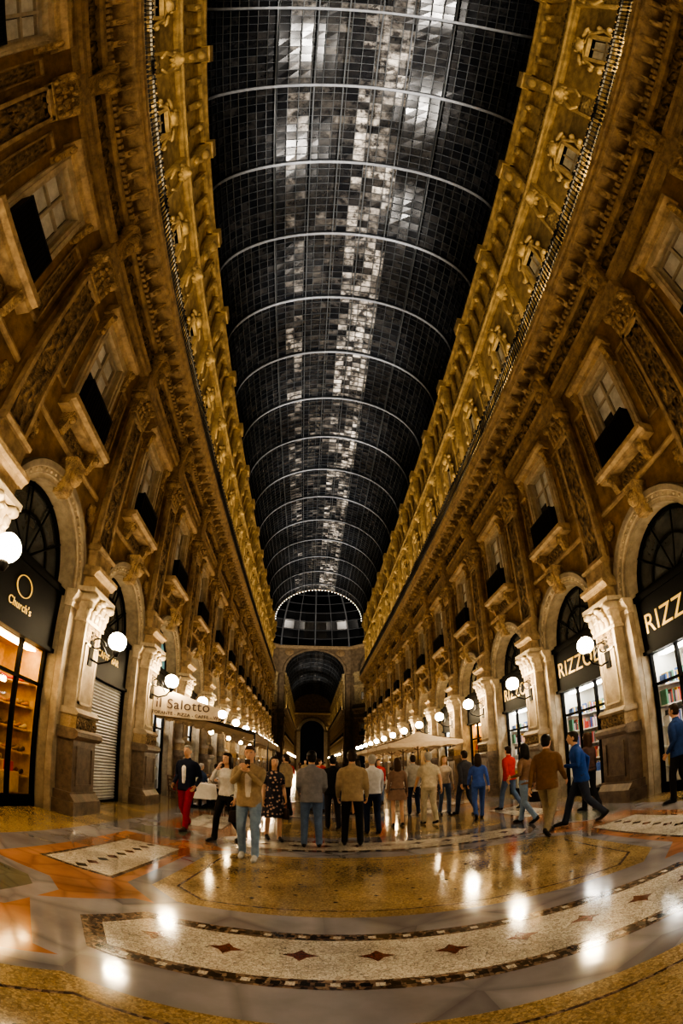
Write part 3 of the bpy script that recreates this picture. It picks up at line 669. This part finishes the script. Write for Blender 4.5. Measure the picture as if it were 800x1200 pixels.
def parasol():
    mb=MB(); h=1.55
    C=[(-h,-h),(h,-h),(h,h),(-h,h)]
    for i in range(4):
        a=C[i];b=C[(i+1)%4]; n=6
        for q in range(n):
            f0=q/n;f1=(q+1)/n
            def P(f,c): return (c[0]*f,c[1]*f,2.95-.55*f-.05*math.sin(math.pi*f))
            mb.quad(P(f0,a),P(f1,a),P(f1,b),P(f0,b),'cream')
        for s in range(5):
            p0=Vector(a).lerp(Vector(b),s/5); p1=Vector(a).lerp(Vector(b),(s+1)/5); pm=(p0+p1)/2
            mb.add([(p0.x,p0.y,2.40),(p1.x,p1.y,2.40),(p1.x,p1.y,2.24),(pm.x,pm.y,2.18),(p0.x,p0.y,2.24)],[(0,1,2,3,4)],'cream')
        mb.tube([(0,0,2.9),(a[0],a[1],2.38)],[.02,.015],'wicker',5); mb.tube([(0,0,2.1),(a[0]*.5,a[1]*.5,2.62)],[.015,.015],'wicker',5)
    mb.tube([(0,0,.05),(0,0,3.0)],[.035,.03],'wicker',8); mb.tube([(0,0,.01),(0,0,.08)],[.32,.28],'iron',16,caps=False)
    mb.blob((0,0,3.02),(.05,.05,.07),'wicker',8,5)
    mb.blob((.2,0,2.35),(.08,.08,.08),'bulb2',8,5)
    return mb.mesh('cafe_parasol')
PA=parasol()
for i in range(5): link(PA,'cafe_parasol',None,Matrix.Translation((3.65,20.6+3.35*i,0)))

def table_mesh():
    mb=MB(); n=32; vs=[]
    prof=[(.0,.76),(.42,.76),(.445,.75),(.46,.6),(.48,.42),(.50,.3)]
    for i in range(n):
        a=2*math.pi*i/n
        for q,(r,z) in enumerate(prof):
            rr=r*(1+(.06*math.cos(8*a)*(q-1)/4 if q>1 else 0)); vs.append((rr*math.cos(a),rr*math.sin(a),z))
    m=len(prof); mb.add(vs,[(i*m+j,((i+1)%n)*m+j,((i+1)%n)*m+j+1,i*m+j+1) for i in range(n) for j in range(m-1)],'cloth',True)
    mb.tube([(0,0,.05),(0,0,.74)],[.04,.04],'iron',8); mb.tube([(0,0,.006),(0,0,.03)],[.25,.22],'iron',16,caps=False)
    for a in (0,2.1,4.2):
        mb.tube([(.22*math.cos(a),.22*math.sin(a),.765),(.22*math.cos(a),.22*math.sin(a),.82),(.22*math.cos(a),.22*math.sin(a),.9)],[.03,.008,.035],'white',8)
    return mb.mesh('restaurant_table')
def chair_mesh():
    mb=MB(); mb.box(-.21,.21,-.21,.21,.43,.47,'wicker')
    for sx in (-1,1):
        mb.tube([(sx*.19,-.19,.02),(sx*.19,-.19,.45),(sx*.19,-.25,.9)],[.018]*3,'wicker',6); mb.tube([(sx*.19,.19,.02),(sx*.19,.19,.44)],[.018]*2,'wicker',6)
    for z in (.6,.7,.8,.9): mb.box(-.19,.19,-.235-(z-.6)*.05,-.215-(z-.6)*.05,z-.03,z+.01,'wicker')
    mb.box(-.19,.19,-.2,-.18,.2,.23,'wicker'); return mb.mesh('dining_chair')
TB=table_mesh(); CH=chair_mesh()
tabs=[(-4.1,14.1),(-3.3,15.6),(-4.1,17.0),(-3.2,18.4),(-4.1,19.8),(-3.3,21.3),(4.3,22.2),(3.0,22.4),(4.3,25.6),(3.1,28.9),(4.3,29.0)]
seats=[]
for i,(x,y) in enumerate(tabs):
    link(TB,'restaurant_table',None,Matrix.Translation((x,y,0)))
    for a in ((70,250) if i%2 else (50,230)):
        r=math.radians(a); p=Vector((x+.8*math.cos(r),y+.8*math.sin(r),0)); ang=math.atan2(y-p.y,x-p.x)-math.pi/2
        link(CH,'dining_chair',None,Matrix.Translation(p)@Matrix.Rotation(ang,4,'Z')); seats.append((p.x,p.y,math.degrees(ang)))

# ---------------------------------------------------------------- people
_fab={}
def fab(c,rough=.8):
    k=(tuple(c),rough)
    if k not in _fab: _fab[k]=mat('fabric_%02d'%len(_fab),c,rough,var=.25,vscale=12,bump=.5,bscale=14,bdist=.02,spec=.2)
    return _fab[k]
SKIN=mat('skin',(.55,.33,.22),.5,var=.12,vscale=15)
EYEW=mat('eye_white',(.6,.56,.52),.3); EYED=mat('eye_iris',(.03,.02,.015),.2); LIP=mat('lips',(.42,.14,.11),.5)
HAIRC={'black':(.015,.012,.01),'brown':(.06,.03,.015),'grey':(.35,.33,.30),'dark':(.03,.018,.01),'blond':(.3,.18,.07)}
def ik(S_,T_,l1,l2,pole):
    S_=Vector(S_);T_=Vector(T_);d=T_-S_;L=d.length
    if L>(l1+l2)*.995: T_=S_+d.normalized()*(l1+l2)*.995; d=T_-S_; L=d.length
    dn=d.normalized(); a=(l1*l1-l2*l2+L*L)/(2*L); h=math.sqrt(max(0,l1*l1-a*a))
    p=Vector(pole); p=p-dn*p.dot(dn); p.normalize(); return S_+dn*a+p*h,T_
def person(name,x,y,head,H=1.75,female=False,top=(.3,.3,.3),bottom=(.05,.06,.1),shoes=(.02,.02,.02),inner=None,hair='dark',long=False,
           feet=((-.10,.0,0),(.10,.0,0)),hands=None,lean=0,hyaw=0,hpitch=0,dress=False,skirt_z=.5,jacket=True,skin=SKIN,seat=False,bag=None,phone=False,sleeve=True,bald=False,vox=.0125):
    H=H*1.03
    s=H/1.75; g=.9 if female else 1.0
    mt={'skin':skin,'hair':fab(HAIRC[hair],.5),'top':top if not isinstance(top,tuple) else fab(top),'bot':fab(bottom),'shoe':fab(shoes,.4),'inn':fab(inner if inner else (.6,.6,.58)),'eyew':EYEW,'eyed':EYED,'lip':LIP,'bag':fab((.04,.025,.02),.5)}
    key=['skin','hair','top','bot','shoe','inn','eyew','eyed','lip','bag']
    mb=MB(); mb.mats=key[:]
    mb.mi=lambda k: key.index(k)
    LT,LS=.425,.425
    fs=[]
    for fx,fy,pitch in feet:
        p=math.radians(pitch); ball=Vector((fx,fy+.12,.035))
        ank=ball+Vector((0,-.135*math.cos(p)+.06*math.sin(p),.06*math.cos(p)+.135*math.sin(p)))
        heel=ball+Vector((0,-.185*math.cos(p),.185*math.sin(p))); fs.append((ball,ank,heel,p))
    if seat: hz=.50
    else:
        hz=min(math.sqrt(max(.2,(.845)**2-(f[1].y-.0)**2-(abs(f[1].x)-.09)**2))+f[1].z for f in fs); hz=min(hz,.935)
    hy=0
    for i,(ball,ank,heel,p) in enumerate(fs):
        sx=-1 if i==0 else 1
        hip=Vector((sx*.09,hy,hz)); knee,a2=ik(hip,ank,LT,LS,(sx*.08,1,.2)); 
        lg='skin' if dress else 'bot'
        k=.78 if dress else (.97 if female else 1.06)
        mb.tube([hip+Vector((0,0,.02)),hip.lerp(knee,.35),knee.lerp(hip,.12),knee,knee.lerp(a2,.3),knee.lerp(a2,.75),a2+Vector((0,0,.0))],
                [(.088*k,.095*k),(.083*k,.09*k),(.066*k,.069*k),(.062*k,.065*k),(.060*k,.066*k),(.053*k,.056*k),(.05*(.7 if dress else 1.15),.056*(.7 if dress else 1.15))],lg,14)
        mb.tube([heel+Vector((0,.02,.02)),heel.lerp(ball,.5)+Vector((0,0,.025)),ball+Vector((0,0,.012)),ball+Vector((0,.07,.0))],[(.036,.045),(.036,.05),(.046,.038),(.034,.026)],'shoe',12,side=Vector((1,0,0)))
        mb.tube([a2+Vector((0,0,.02)),a2+Vector((0,.0,-.04))],[.042,.042],'shoe' if not dress else 'skin',10)
    def loft(rs,k,n=20,cap=True):
        vs=[]
        for z,wx,wy,yo in rs:
            for j in range(n):
                a=2*math.pi*j/n; c,s_=math.cos(a),math.sin(a)
                c=math.copysign(abs(c)**.85,c); s_=math.copysign(abs(s_)**.9,s_)
                vs.append((wx*c,hy+yo+lean*(z)+wy*s_,hz+z))
        N=len(rs); f=[(i*n+j,i*n+(j+1)%n,(i+1)*n+(j+1)%n,(i+1)*n+j) for i in range(N-1) for j in range(n)]
        f.append(tuple(range(n-1,-1,-1))); f.append(tuple((N-1)*n+j for j in range(n))); mb.add(vs,f,k,True)
    if female:
        loft([(-.1,.12,.10,0),(-.05,.168,.118,-.01),(.02,.17,.12,-.01),(.1,.145,.105,0)],'bot')
        loft([(-.04 if jacket else .0,.177,.130,-.01),(.08,.156,.117,0),(.17,.130,.099,0),(.27,.14,.108,.005),(.34,.152,.125,.015),(.42,.158,.10,0),(.475,.15,.08,0),(.515,.09,.06,0)],'top')
        if dress:
            loft([(-(hz-skirt_z*s),.235,.2,0),(-(hz-skirt_z*s)*.6,.21,.17,0),(-.05,.18,.135,-.005),(.05,.158,.115,0),(.17,.135,.102,0)],'top',28)
    else:
        loft([(-.1,.13,.11,0),(-.05,.168,.122,-.01),(.03,.168,.12,-.005),(.1,.155,.11,0)],'bot')
        j=.014 if jacket else .007
        loft([(-.10 if jacket else -.02,.175+j,.131+j,-.003),(.03,.168+j,.12+j,0),(.14,.155+j,.112+j,0),(.26,.172+j,.12+j,.0),(.37,.186+j,.125+j,.0),(.44,.186+j,.108+j,0),(.49,.155+j,.085+j,0),(.525,.09,.065,0)],'top')
        if jacket and inner:
            mb.tube([(0,hy+lean*.1+.118+j,hz+.06),(0,hy+lean*.35+.118+j,hz+.36),(0,hy+lean*.45+.07,hz+.47)],[(.03,.02),(.045,.022),(.06,.02)],'inn',10)
    shz=hz+.455; shx=(.160 if female else .188)
    off=Vector((0,lean*.455+hy,0))
    nb=Vector((0,lean*.5+hy,hz+.49)); hc=Vector((0,lean*.66+hy+.02,hz+.49+.200))
    mb.tube([nb+Vector((0,-.005,-.02)),nb+Vector((0,.0,.05)),hc+Vector((0,-.015,-.06))],[(.062*g,.062*g),(.055*g,.058*g),(.053*g,.058*g)],'skin',12)
    if not female: mb.tube([nb+Vector((0,-.01,.0)),nb+Vector((0,-.005,.045))],[(.082,.08),(.068,.068)],'top',14)
    RH=Matrix.Rotation(math.radians(hyaw),3,'Z')@Matrix.Rotation(math.radians(hpitch),3,'X')
    def hp(v): return hc+RH@Vector(v)
    def hb(c,r,k,seg=14,rings=10): mb.blob(hp(c),r,k,seg,rings,RH)
    hb((0,-.005,.02),(.075,.092,.095),'skin'); hb((0,.022,-.045),(.058,.066,.066),'skin'); hb((0,.05,-.085),(.028,.028,.024),'skin',10,8)
    mb.tube([hp((0,.082,.022)),hp((0,.098,-.008)),hp((0,.104,-.022))],[(.009,.009),(.012,.011),(.016,.011)],'skin',8)
    hb((0,.078,.038),(.052,.014,.012),'skin',10,6)
    for sx in (-1,1): hb((sx*.075,-.008,-.005),(.012,.022,.032),'skin',8,6)
    if not bald:
        hb((0,-.022,.035),(.084,.095,.096),'hair'); hb((0,-.045,-.02),(.077,.065,.075),'hair'); hb((0,.025,.090),(.062,.06,.03),'hair')
    else:
        hb((0,-.035,-.01),(.08,.072,.05),'hair')
    if long:
        mb.tube([hp((0,-.05,.03)),hp((0,-.07,-.08)),hp((0,-.075,-.18)),hp((0,-.07,-.27))],[(.085,.06),(.09,.05),(.085,.04),(.06,.025)],'hair',14)
        for sx in (-1,1): mb.tube([hp((sx*.072,-.01,.04)),hp((sx*.08,-.01,-.06)),hp((sx*.085,.0,-.17))],[(.02,.04),(.025,.04),(.018,.025)],'hair',8)
    if hands is None: hands=((-.24,.04,.83),(.24,.04,.83))
    ex=MB(); ex.mats=key[:]; ex.mi=lambda k: key.index(k)
    for i,hd in enumerate(hands):
        sx=-1 if i==0 else 1; Sh=Vector((sx*shx,0,shz))+off
        T=Vector(hd); pole=(sx*.25,-1,-.3) if T.z<1.1 else (sx*.6,-.2,-1)
        el,wr=ik(Sh,T,.285,.25,pole)
        q=(1.08 if jacket else .95)*g
        sk='top' if sleeve else 'skin'
        mb.tube([Sh+Vector((-sx*.03,0,-.01)),Sh.lerp(el,.25),Sh.lerp(el,.8)],[(.058*q,.062*q),(.056*q,.058*q),(.046*q,.046*q)],'top',12)
        mb.tube([Sh.lerp(el,.75),el,el.lerp(wr,.3),el.lerp(wr,.94)],[.046*q,.044*q,.042*q,.032*q],sk,12)
        fd=(wr-el).normalized(); mb.tube([el.lerp(wr,.85),wr,wr+fd*.02],[(.025,.025),(.024,.024),(.024,.024)],'skin',10)
        inward=Vector((-sx,0,0)); 
        if T.z>1.1: inward=Vector((-sx*.5,-.7,0))
        pn=(inward-fd*inward.dot(fd)).normalized(); ac=fd.cross(pn).normalized()
        fwd=ac if ac.y>0 or (abs(ac.y)<.2 and ac.z>0) else -ac
        Rm=Matrix((fwd,pn,fd)).transposed()
        pc=wr+fd*.058; mb.blob(pc,(.040,.018,.052),'skin',12,8,Rm)
        for fi,(o,l,r) in enumerate(((.029,.070,.0088),(.010,.078,.009),(-.010,.073,.0088),(-.028,.058,.008))):
            b0=wr+fd*.085+fwd*o; pts=[b0]; dcur=fd.copy()
            for seg,(fr,cu) in enumerate(((.45,.35),(.3,.5),(.25,.5))):
                cu=cu*(1.6 if (phone and i==1) or (bag and i==bag-1) else .8)
                dcur=(dcur*math.cos(cu)+pn*math.sin(cu)).normalized(); 
                pts.append(pts[-1]+dcur*l*fr)
            ex.tube(pts,[r,r,r*.92,r*.8],'skin',7)
        b0=wr+fd*.03+fwd*.03; ex.tube([b0,b0+fd*.028+fwd*.022+pn*.008,b0+fd*.055+fwd*.026+pn*.02],[.012,.011,.009],'skin',7)
        if phone and i==1:
            c=wr+fd*.12+pn*.02; ex.box(c.x-.035,c.x+.035,c.y-.01,c.y+.005,c.z-.06,c.z+.06,'bag')
        if bag==i+1:
            c=wr+Vector((0,0,-.30)); ex.tube([c+Vector((0,0,-.12)),c+Vector((0,0,-.1)),c+Vector((0,0,.08)),c+Vector((0,0,.1))],[(.05,.15),(.06,.165),(.045,.14),(.03,.12)],'bag',16,caps=False)
            ex.tube([c+Vector((0,-.1,.1)),c+Vector((0,-.08,.22)),c+Vector((0,0,.245)),c+Vector((0,.08,.22)),c+Vector((0,.1,.1))],[.01]*5,'bag',6)
    for sx in (-1,1):
        for (c,r,k) in (((sx*.029,.080,.018),(.011,.007,.0055),'eyew'),((sx*.029,.085,.018),(.0055,.004,.0052),'eyed'),((sx*.029,.084,.034),(.017,.006,.0035),'hair')): ex.blob(hp(c),r,k,8,6,RH)
    ex.blob(hp((0,.088,-.05)),(.021,.006,.0055),'lip',8,6,RH)
    me=bpy.data.meshes.new('raw'); me.from_pydata(mb.v,[],mb.f); o=bpy.data.objects.new('raw',me); COL.objects.link(o)
    md=o.modifiers.new('r','REMESH'); md.mode='VOXEL'; md.voxel_size=vox
    dg=bpy.context.evaluated_depsgraph_get(); ev=o.evaluated_get(dg); m2=bpy.data.meshes.new_from_object(ev)
    bpy.data.objects.remove(o); 
    bv=BVHTree.FromPolygons([Vector(v) for v in mb.v],mb.f)
    nv=len(m2.vertices); co=np.empty(nv*3); m2.vertices.foreach_get('co',co); co=co.reshape(-1,3)
    mi=[]
    for p in m2.polygons:
        r=bv.find_nearest(p.center); mi.append(mb.m[r[2]] if r[2] is not None else 0)
    ed=np.empty(len(m2.edges)*2,dtype=np.int32); m2.edges.foreach_get('vertices',ed); ed=ed.reshape(-1,2)
    for it in range(2):
        acc=np.zeros_like(co); cnt=np.zeros(nv)
        np.add.at(acc,ed[:,0],co[ed[:,1]]); np.add.at(acc,ed[:,1],co[ed[:,0]]); np.add.at(cnt,ed[:,0],1); np.add.at(cnt,ed[:,1],1)
        co=co*.5+.5*acc/np.maximum(cnt,1)[:,None]
    faces=[tuple(p.vertices) for p in m2.polygons]
    V=[tuple(c) for c in co]+ex.v; F=faces+[tuple(a+nv for a in f) for f in ex.f]
    V=np.array(V)*s; V[:,2]-=V[:,2].min()-.006
    me3=bpy.data.meshes.new(name); me3.from_pydata(V.tolist(),[],F)
    for k in key: me3.materials.append(mt[k])
    me3.polygons.foreach_set('material_index',mi+ex.m); me3.polygons.foreach_set('use_smooth',[True]*len(F)); me3.update()
    bpy.data.meshes.remove(m2); bpy.data.meshes.remove(me)
    return link(me3,name,None,Matrix.Translation((x,y,0))@Matrix.Rotation(math.radians(head),4,'Z'))
def floral():
    m=mat('floral_dress',(.03,.03,.04),.8); nt=m.node_tree; p=nt.nodes['Principled BSDF']; tc=nt.nodes.new('ShaderNodeTexCoord'); v=nt.nodes.new('ShaderNodeTexVoronoi'); v.inputs['Scale'].default_value=14
    nt.links.new(tc.outputs['Object'],v.inputs['Vector']); r=nt.nodes.new('ShaderNodeValToRGB'); r.color_ramp.interpolation='CONSTANT'; e=r.color_ramp.elements
    e[0].color=(.5,.35,.28,1); e[1].position=.32; e[1].color=(.02,.02,.035,1); nt.links.new(v.outputs['Distance'],r.inputs['Fac']); nt.links.new(r.outputs[0],p.inputs['Base Color']); return m
FL=floral()
walkA=((-.09,.24,0),(.09,-.34,32)); walkB=((-.09,-.34,32),(.09,.24,0)); small=((-.09,.10,0),(.09,-.18,12)); stand=((-.11,-.02,0),(.11,.03,0))
hwA=((-.235,-.16,.86),(.235,.24,.92)); hwB=((-.235,.24,.92),(.235,-.16,.86)); pock=((-.235,.10,.93),(.235,.10,.93))
NAVY=(.02,.03,.07); JEAN=(.10,.15,.26); LJ=(.2,.28,.4); BLK=(.015,.015,.017); BEI=(.34,.26,.17)
person('man',-3.34,9.39,165,1.76,top=(.015,.02,.045),inner=(.7,.7,.7),bottom=(.38,.02,.03),hair='grey',feet=((-.09,.22,0),(.09,-.26,22)),hands=pock,shoes=(.05,.02,.01))
person('woman',-2.41,8.57,150,1.68,female=True,top=(.62,.6,.57),bottom=BLK,long=True,feet=walkB,hands=((-.22,.05,.85),(.06,.2,1.42)),jacket=False,bag=1)
person('man',-1.85,7.2,178,1.78,top=BEI,inner=(.6,.55,.5),bottom=LJ,hair='brown',feet=((-.1,.14,0),(.11,-.08,5)),hands=((-.03,.30,1.36),(.06,.30,1.38)),shoes=(.5,.5,.5),phone=True,hpitch=-8)
person('woman',-1.63,9.1,200,1.66,female=True,top=FL,dress=True,skirt_z=.52,long=True,feet=small,hands=((-.2,.12,.9),(.22,.05,.85)),jacket=False,sleeve=False,bag=1)
person('man',-.94,8.49,2,1.78,top=(.20,.20,.22),bottom=JEAN,hair='black',feet=((-.12,0,0),(.12,-.06,3)),hands=((-.18,.18,1.0),(.18,.18,1.0)))
person('man',-.46,10.9,10,1.75,top=BLK,bottom=(.03,.03,.04),hair='black',feet=small,hands=pock)
person('man',-.23,8.66,-6,1.80,top=BEI,bottom=BLK,hair='dark',feet=((-.13,.02,0),(.13,-.05,3)),hands=((-.24,.12,.9),(.24,.1,.9)))
person('man',.29,9.98,5,1.74,top=(.6,.6,.62),bottom=NAVY,hair='grey',feet=small,hands=hwA,jacket=False)
person('woman',1.02,11.14,0,1.66,female=True,top=(.25,.16,.12),bottom=(.06,.05,.05),long=True,hair='brown',feet=stand,dress=True,skirt_z=.7)
person('man',1.72,10.99,8,1.76,top=(.55,.48,.36),bottom=(.5,.44,.33),hair='grey',feet=small,hands=hwB,jacket=False,sleeve=False)
person('man',1.85,13.3,0,1.74,top=(.35,.33,.3),bottom=NAVY,feet=small,hands=hwA)
person('woman',2.54,12.6,180,1.66,female=True,top=(.6,.5,.4),bottom=JEAN,long=True,hair='blond',feet=small,jacket=False)
person('man',2.95,12.1,20,1.76,top=(.06,.06,.07),bottom=(.04,.05,.08),feet=walkA,hands=hwA)
person('woman',2.86,10.83,-15,1.64,female=True,top=(.06,.12,.4),bottom=(.06,.12,.35),long=True,feet=walkB,hands=hwB)
person('man',4.05,11.77,25,1.74,top=(.55,.05,.04),bottom=JEAN,feet=walkA,hands=hwA)
person('woman',3.2,8.95,25,1.70,female=True,top=(.22,.13,.08),bottom=LJ,long=True,hair='black',feet=walkB,hands=((-.2,.2,1.05),(.22,-.05,.86)),bag=2)
person('man',2.82,7.3,-50,1.78,top=(.18,.10,.05),bottom=(.28,.23,.15),hair='black',feet=walkA,hands=hwA,lean=.06,inner=(.5,.45,.4))
person('man',3.62,7.5,62,1.78,top=(.02,.07,.28),bottom=(.04,.05,.08),hair='dark',feet=((-.09,-.42,36),(.09,.30,0)),hands=((-.2,.28,1.12),(.24,-.12,.92)),lean=.14)
person('woman',4.6,8.75,15,1.68,female=True,top=(.10,.06,.05),bottom=(.02,.02,.025),long=True,hair='brown',feet=small,hands=((-.18,.22,1.1),(.22,.05,.85)))
person('man',5.1,6.45,20,1.78,top=(.02,.05,.16),bottom=BLK,hair='dark',feet=small,hands=pock)
sf=((-.1,.42,0),(.1,.42,0)); sh=((-.15,.30,.84),(.15,.30,.84))
seated=[person('seated_man',0,0,0,1.75,top=(.5,.45,.4),bottom=BLK,feet=sf,hands=sh,seat=True,jacket=False),
        person('seated_woman',0,0,0,1.66,female=True,top=(.35,.05,.05),bottom=NAVY,long=True,feet=sf,hands=sh,seat=True,jacket=False),
        person('seated_man',0,0,0,1.75,top=(.05,.08,.16),bottom=(.1,.1,.12),hair='grey',feet=sf,hands=sh,seat=True)]
for i,(x,y,a) in enumerate(seats):
    mw=Matrix.Translation((x,y,0))@Matrix.Rotation(math.radians(a),4,'Z')
    if i<3: seated[i].matrix_world=mw
    elif i%3!=1: link(seated[i%3].data,seated[i%3].name.split('.')[0],None,mw)
base=[o for o in bpy.data.objects if o.name.split('.')[0] in ('man','woman') and o.type=='MESH']
rnd=random.Random(11)
slots=[(-1.6,13.5),(-.7,15.2),(.4,14.1),(1.2,16.5),(-1.9,17.8),(1.6,18.2),(.1,19.5),(-.9,22),(1.3,23),(-2,26),(.5,28),(1.9,31),(-1.2,31),(0,36),(1.4,40),(-1.8,43),(.6,50),(-.6,57),(2,62),(-2,66),(.3,75)]
for i,(x,y) in enumerate(slots):
    b=base[(i*5+4)%len(base)]
    link(b.data,b.name.split('.')[0],None,Matrix.Translation((x,y,0))@Matrix.Rotation(math.radians(rnd.choice((0,5,-10,180,170,195,15,60,-70))),4,'Z'))

# ---------------------------------------------------------------- world + camera
w=bpy.data.worlds.new('night'); SC.world=w; w.use_nodes=True
w.node_tree.nodes['Background'].inputs[0].default_value=(.05,.045,.045,1); w.node_tree.nodes['Background'].inputs[1].default_value=.08
cam=bpy.data.cameras.new('camera'); co=bpy.data.objects.new('camera',cam); COL.objects.link(co)
R=Matrix.Rotation(math.radians(-3.899),3,'Z')@Matrix.Rotation(math.radians(90+30.643),3,'X')@Matrix.Rotation(math.radians(-.175),3,'Z')
FPX=559.55
co.matrix_world=Matrix.Translation((-.993,0,1.574))@R.to_4x4()
cam.type='PANO'; Sn=10.5*1200/FPX; cam.sensor_fit='AUTO'; cam.sensor_width=Sn; cam.sensor_height=Sn
try:
    cam.cycles.panorama_type='FISHEYE_EQUISOLID'; cam.cycles.fisheye_lens=10.5; cam.cycles.fisheye_fov=math.pi
except Exception: pass
cam.clip_end=500
SC.camera=co
SC.view_settings.view_transform='AgX'
try: SC.view_settings.look='AgX - High Contrast'
except Exception: pass
SC.view_settings.exposure=0.35
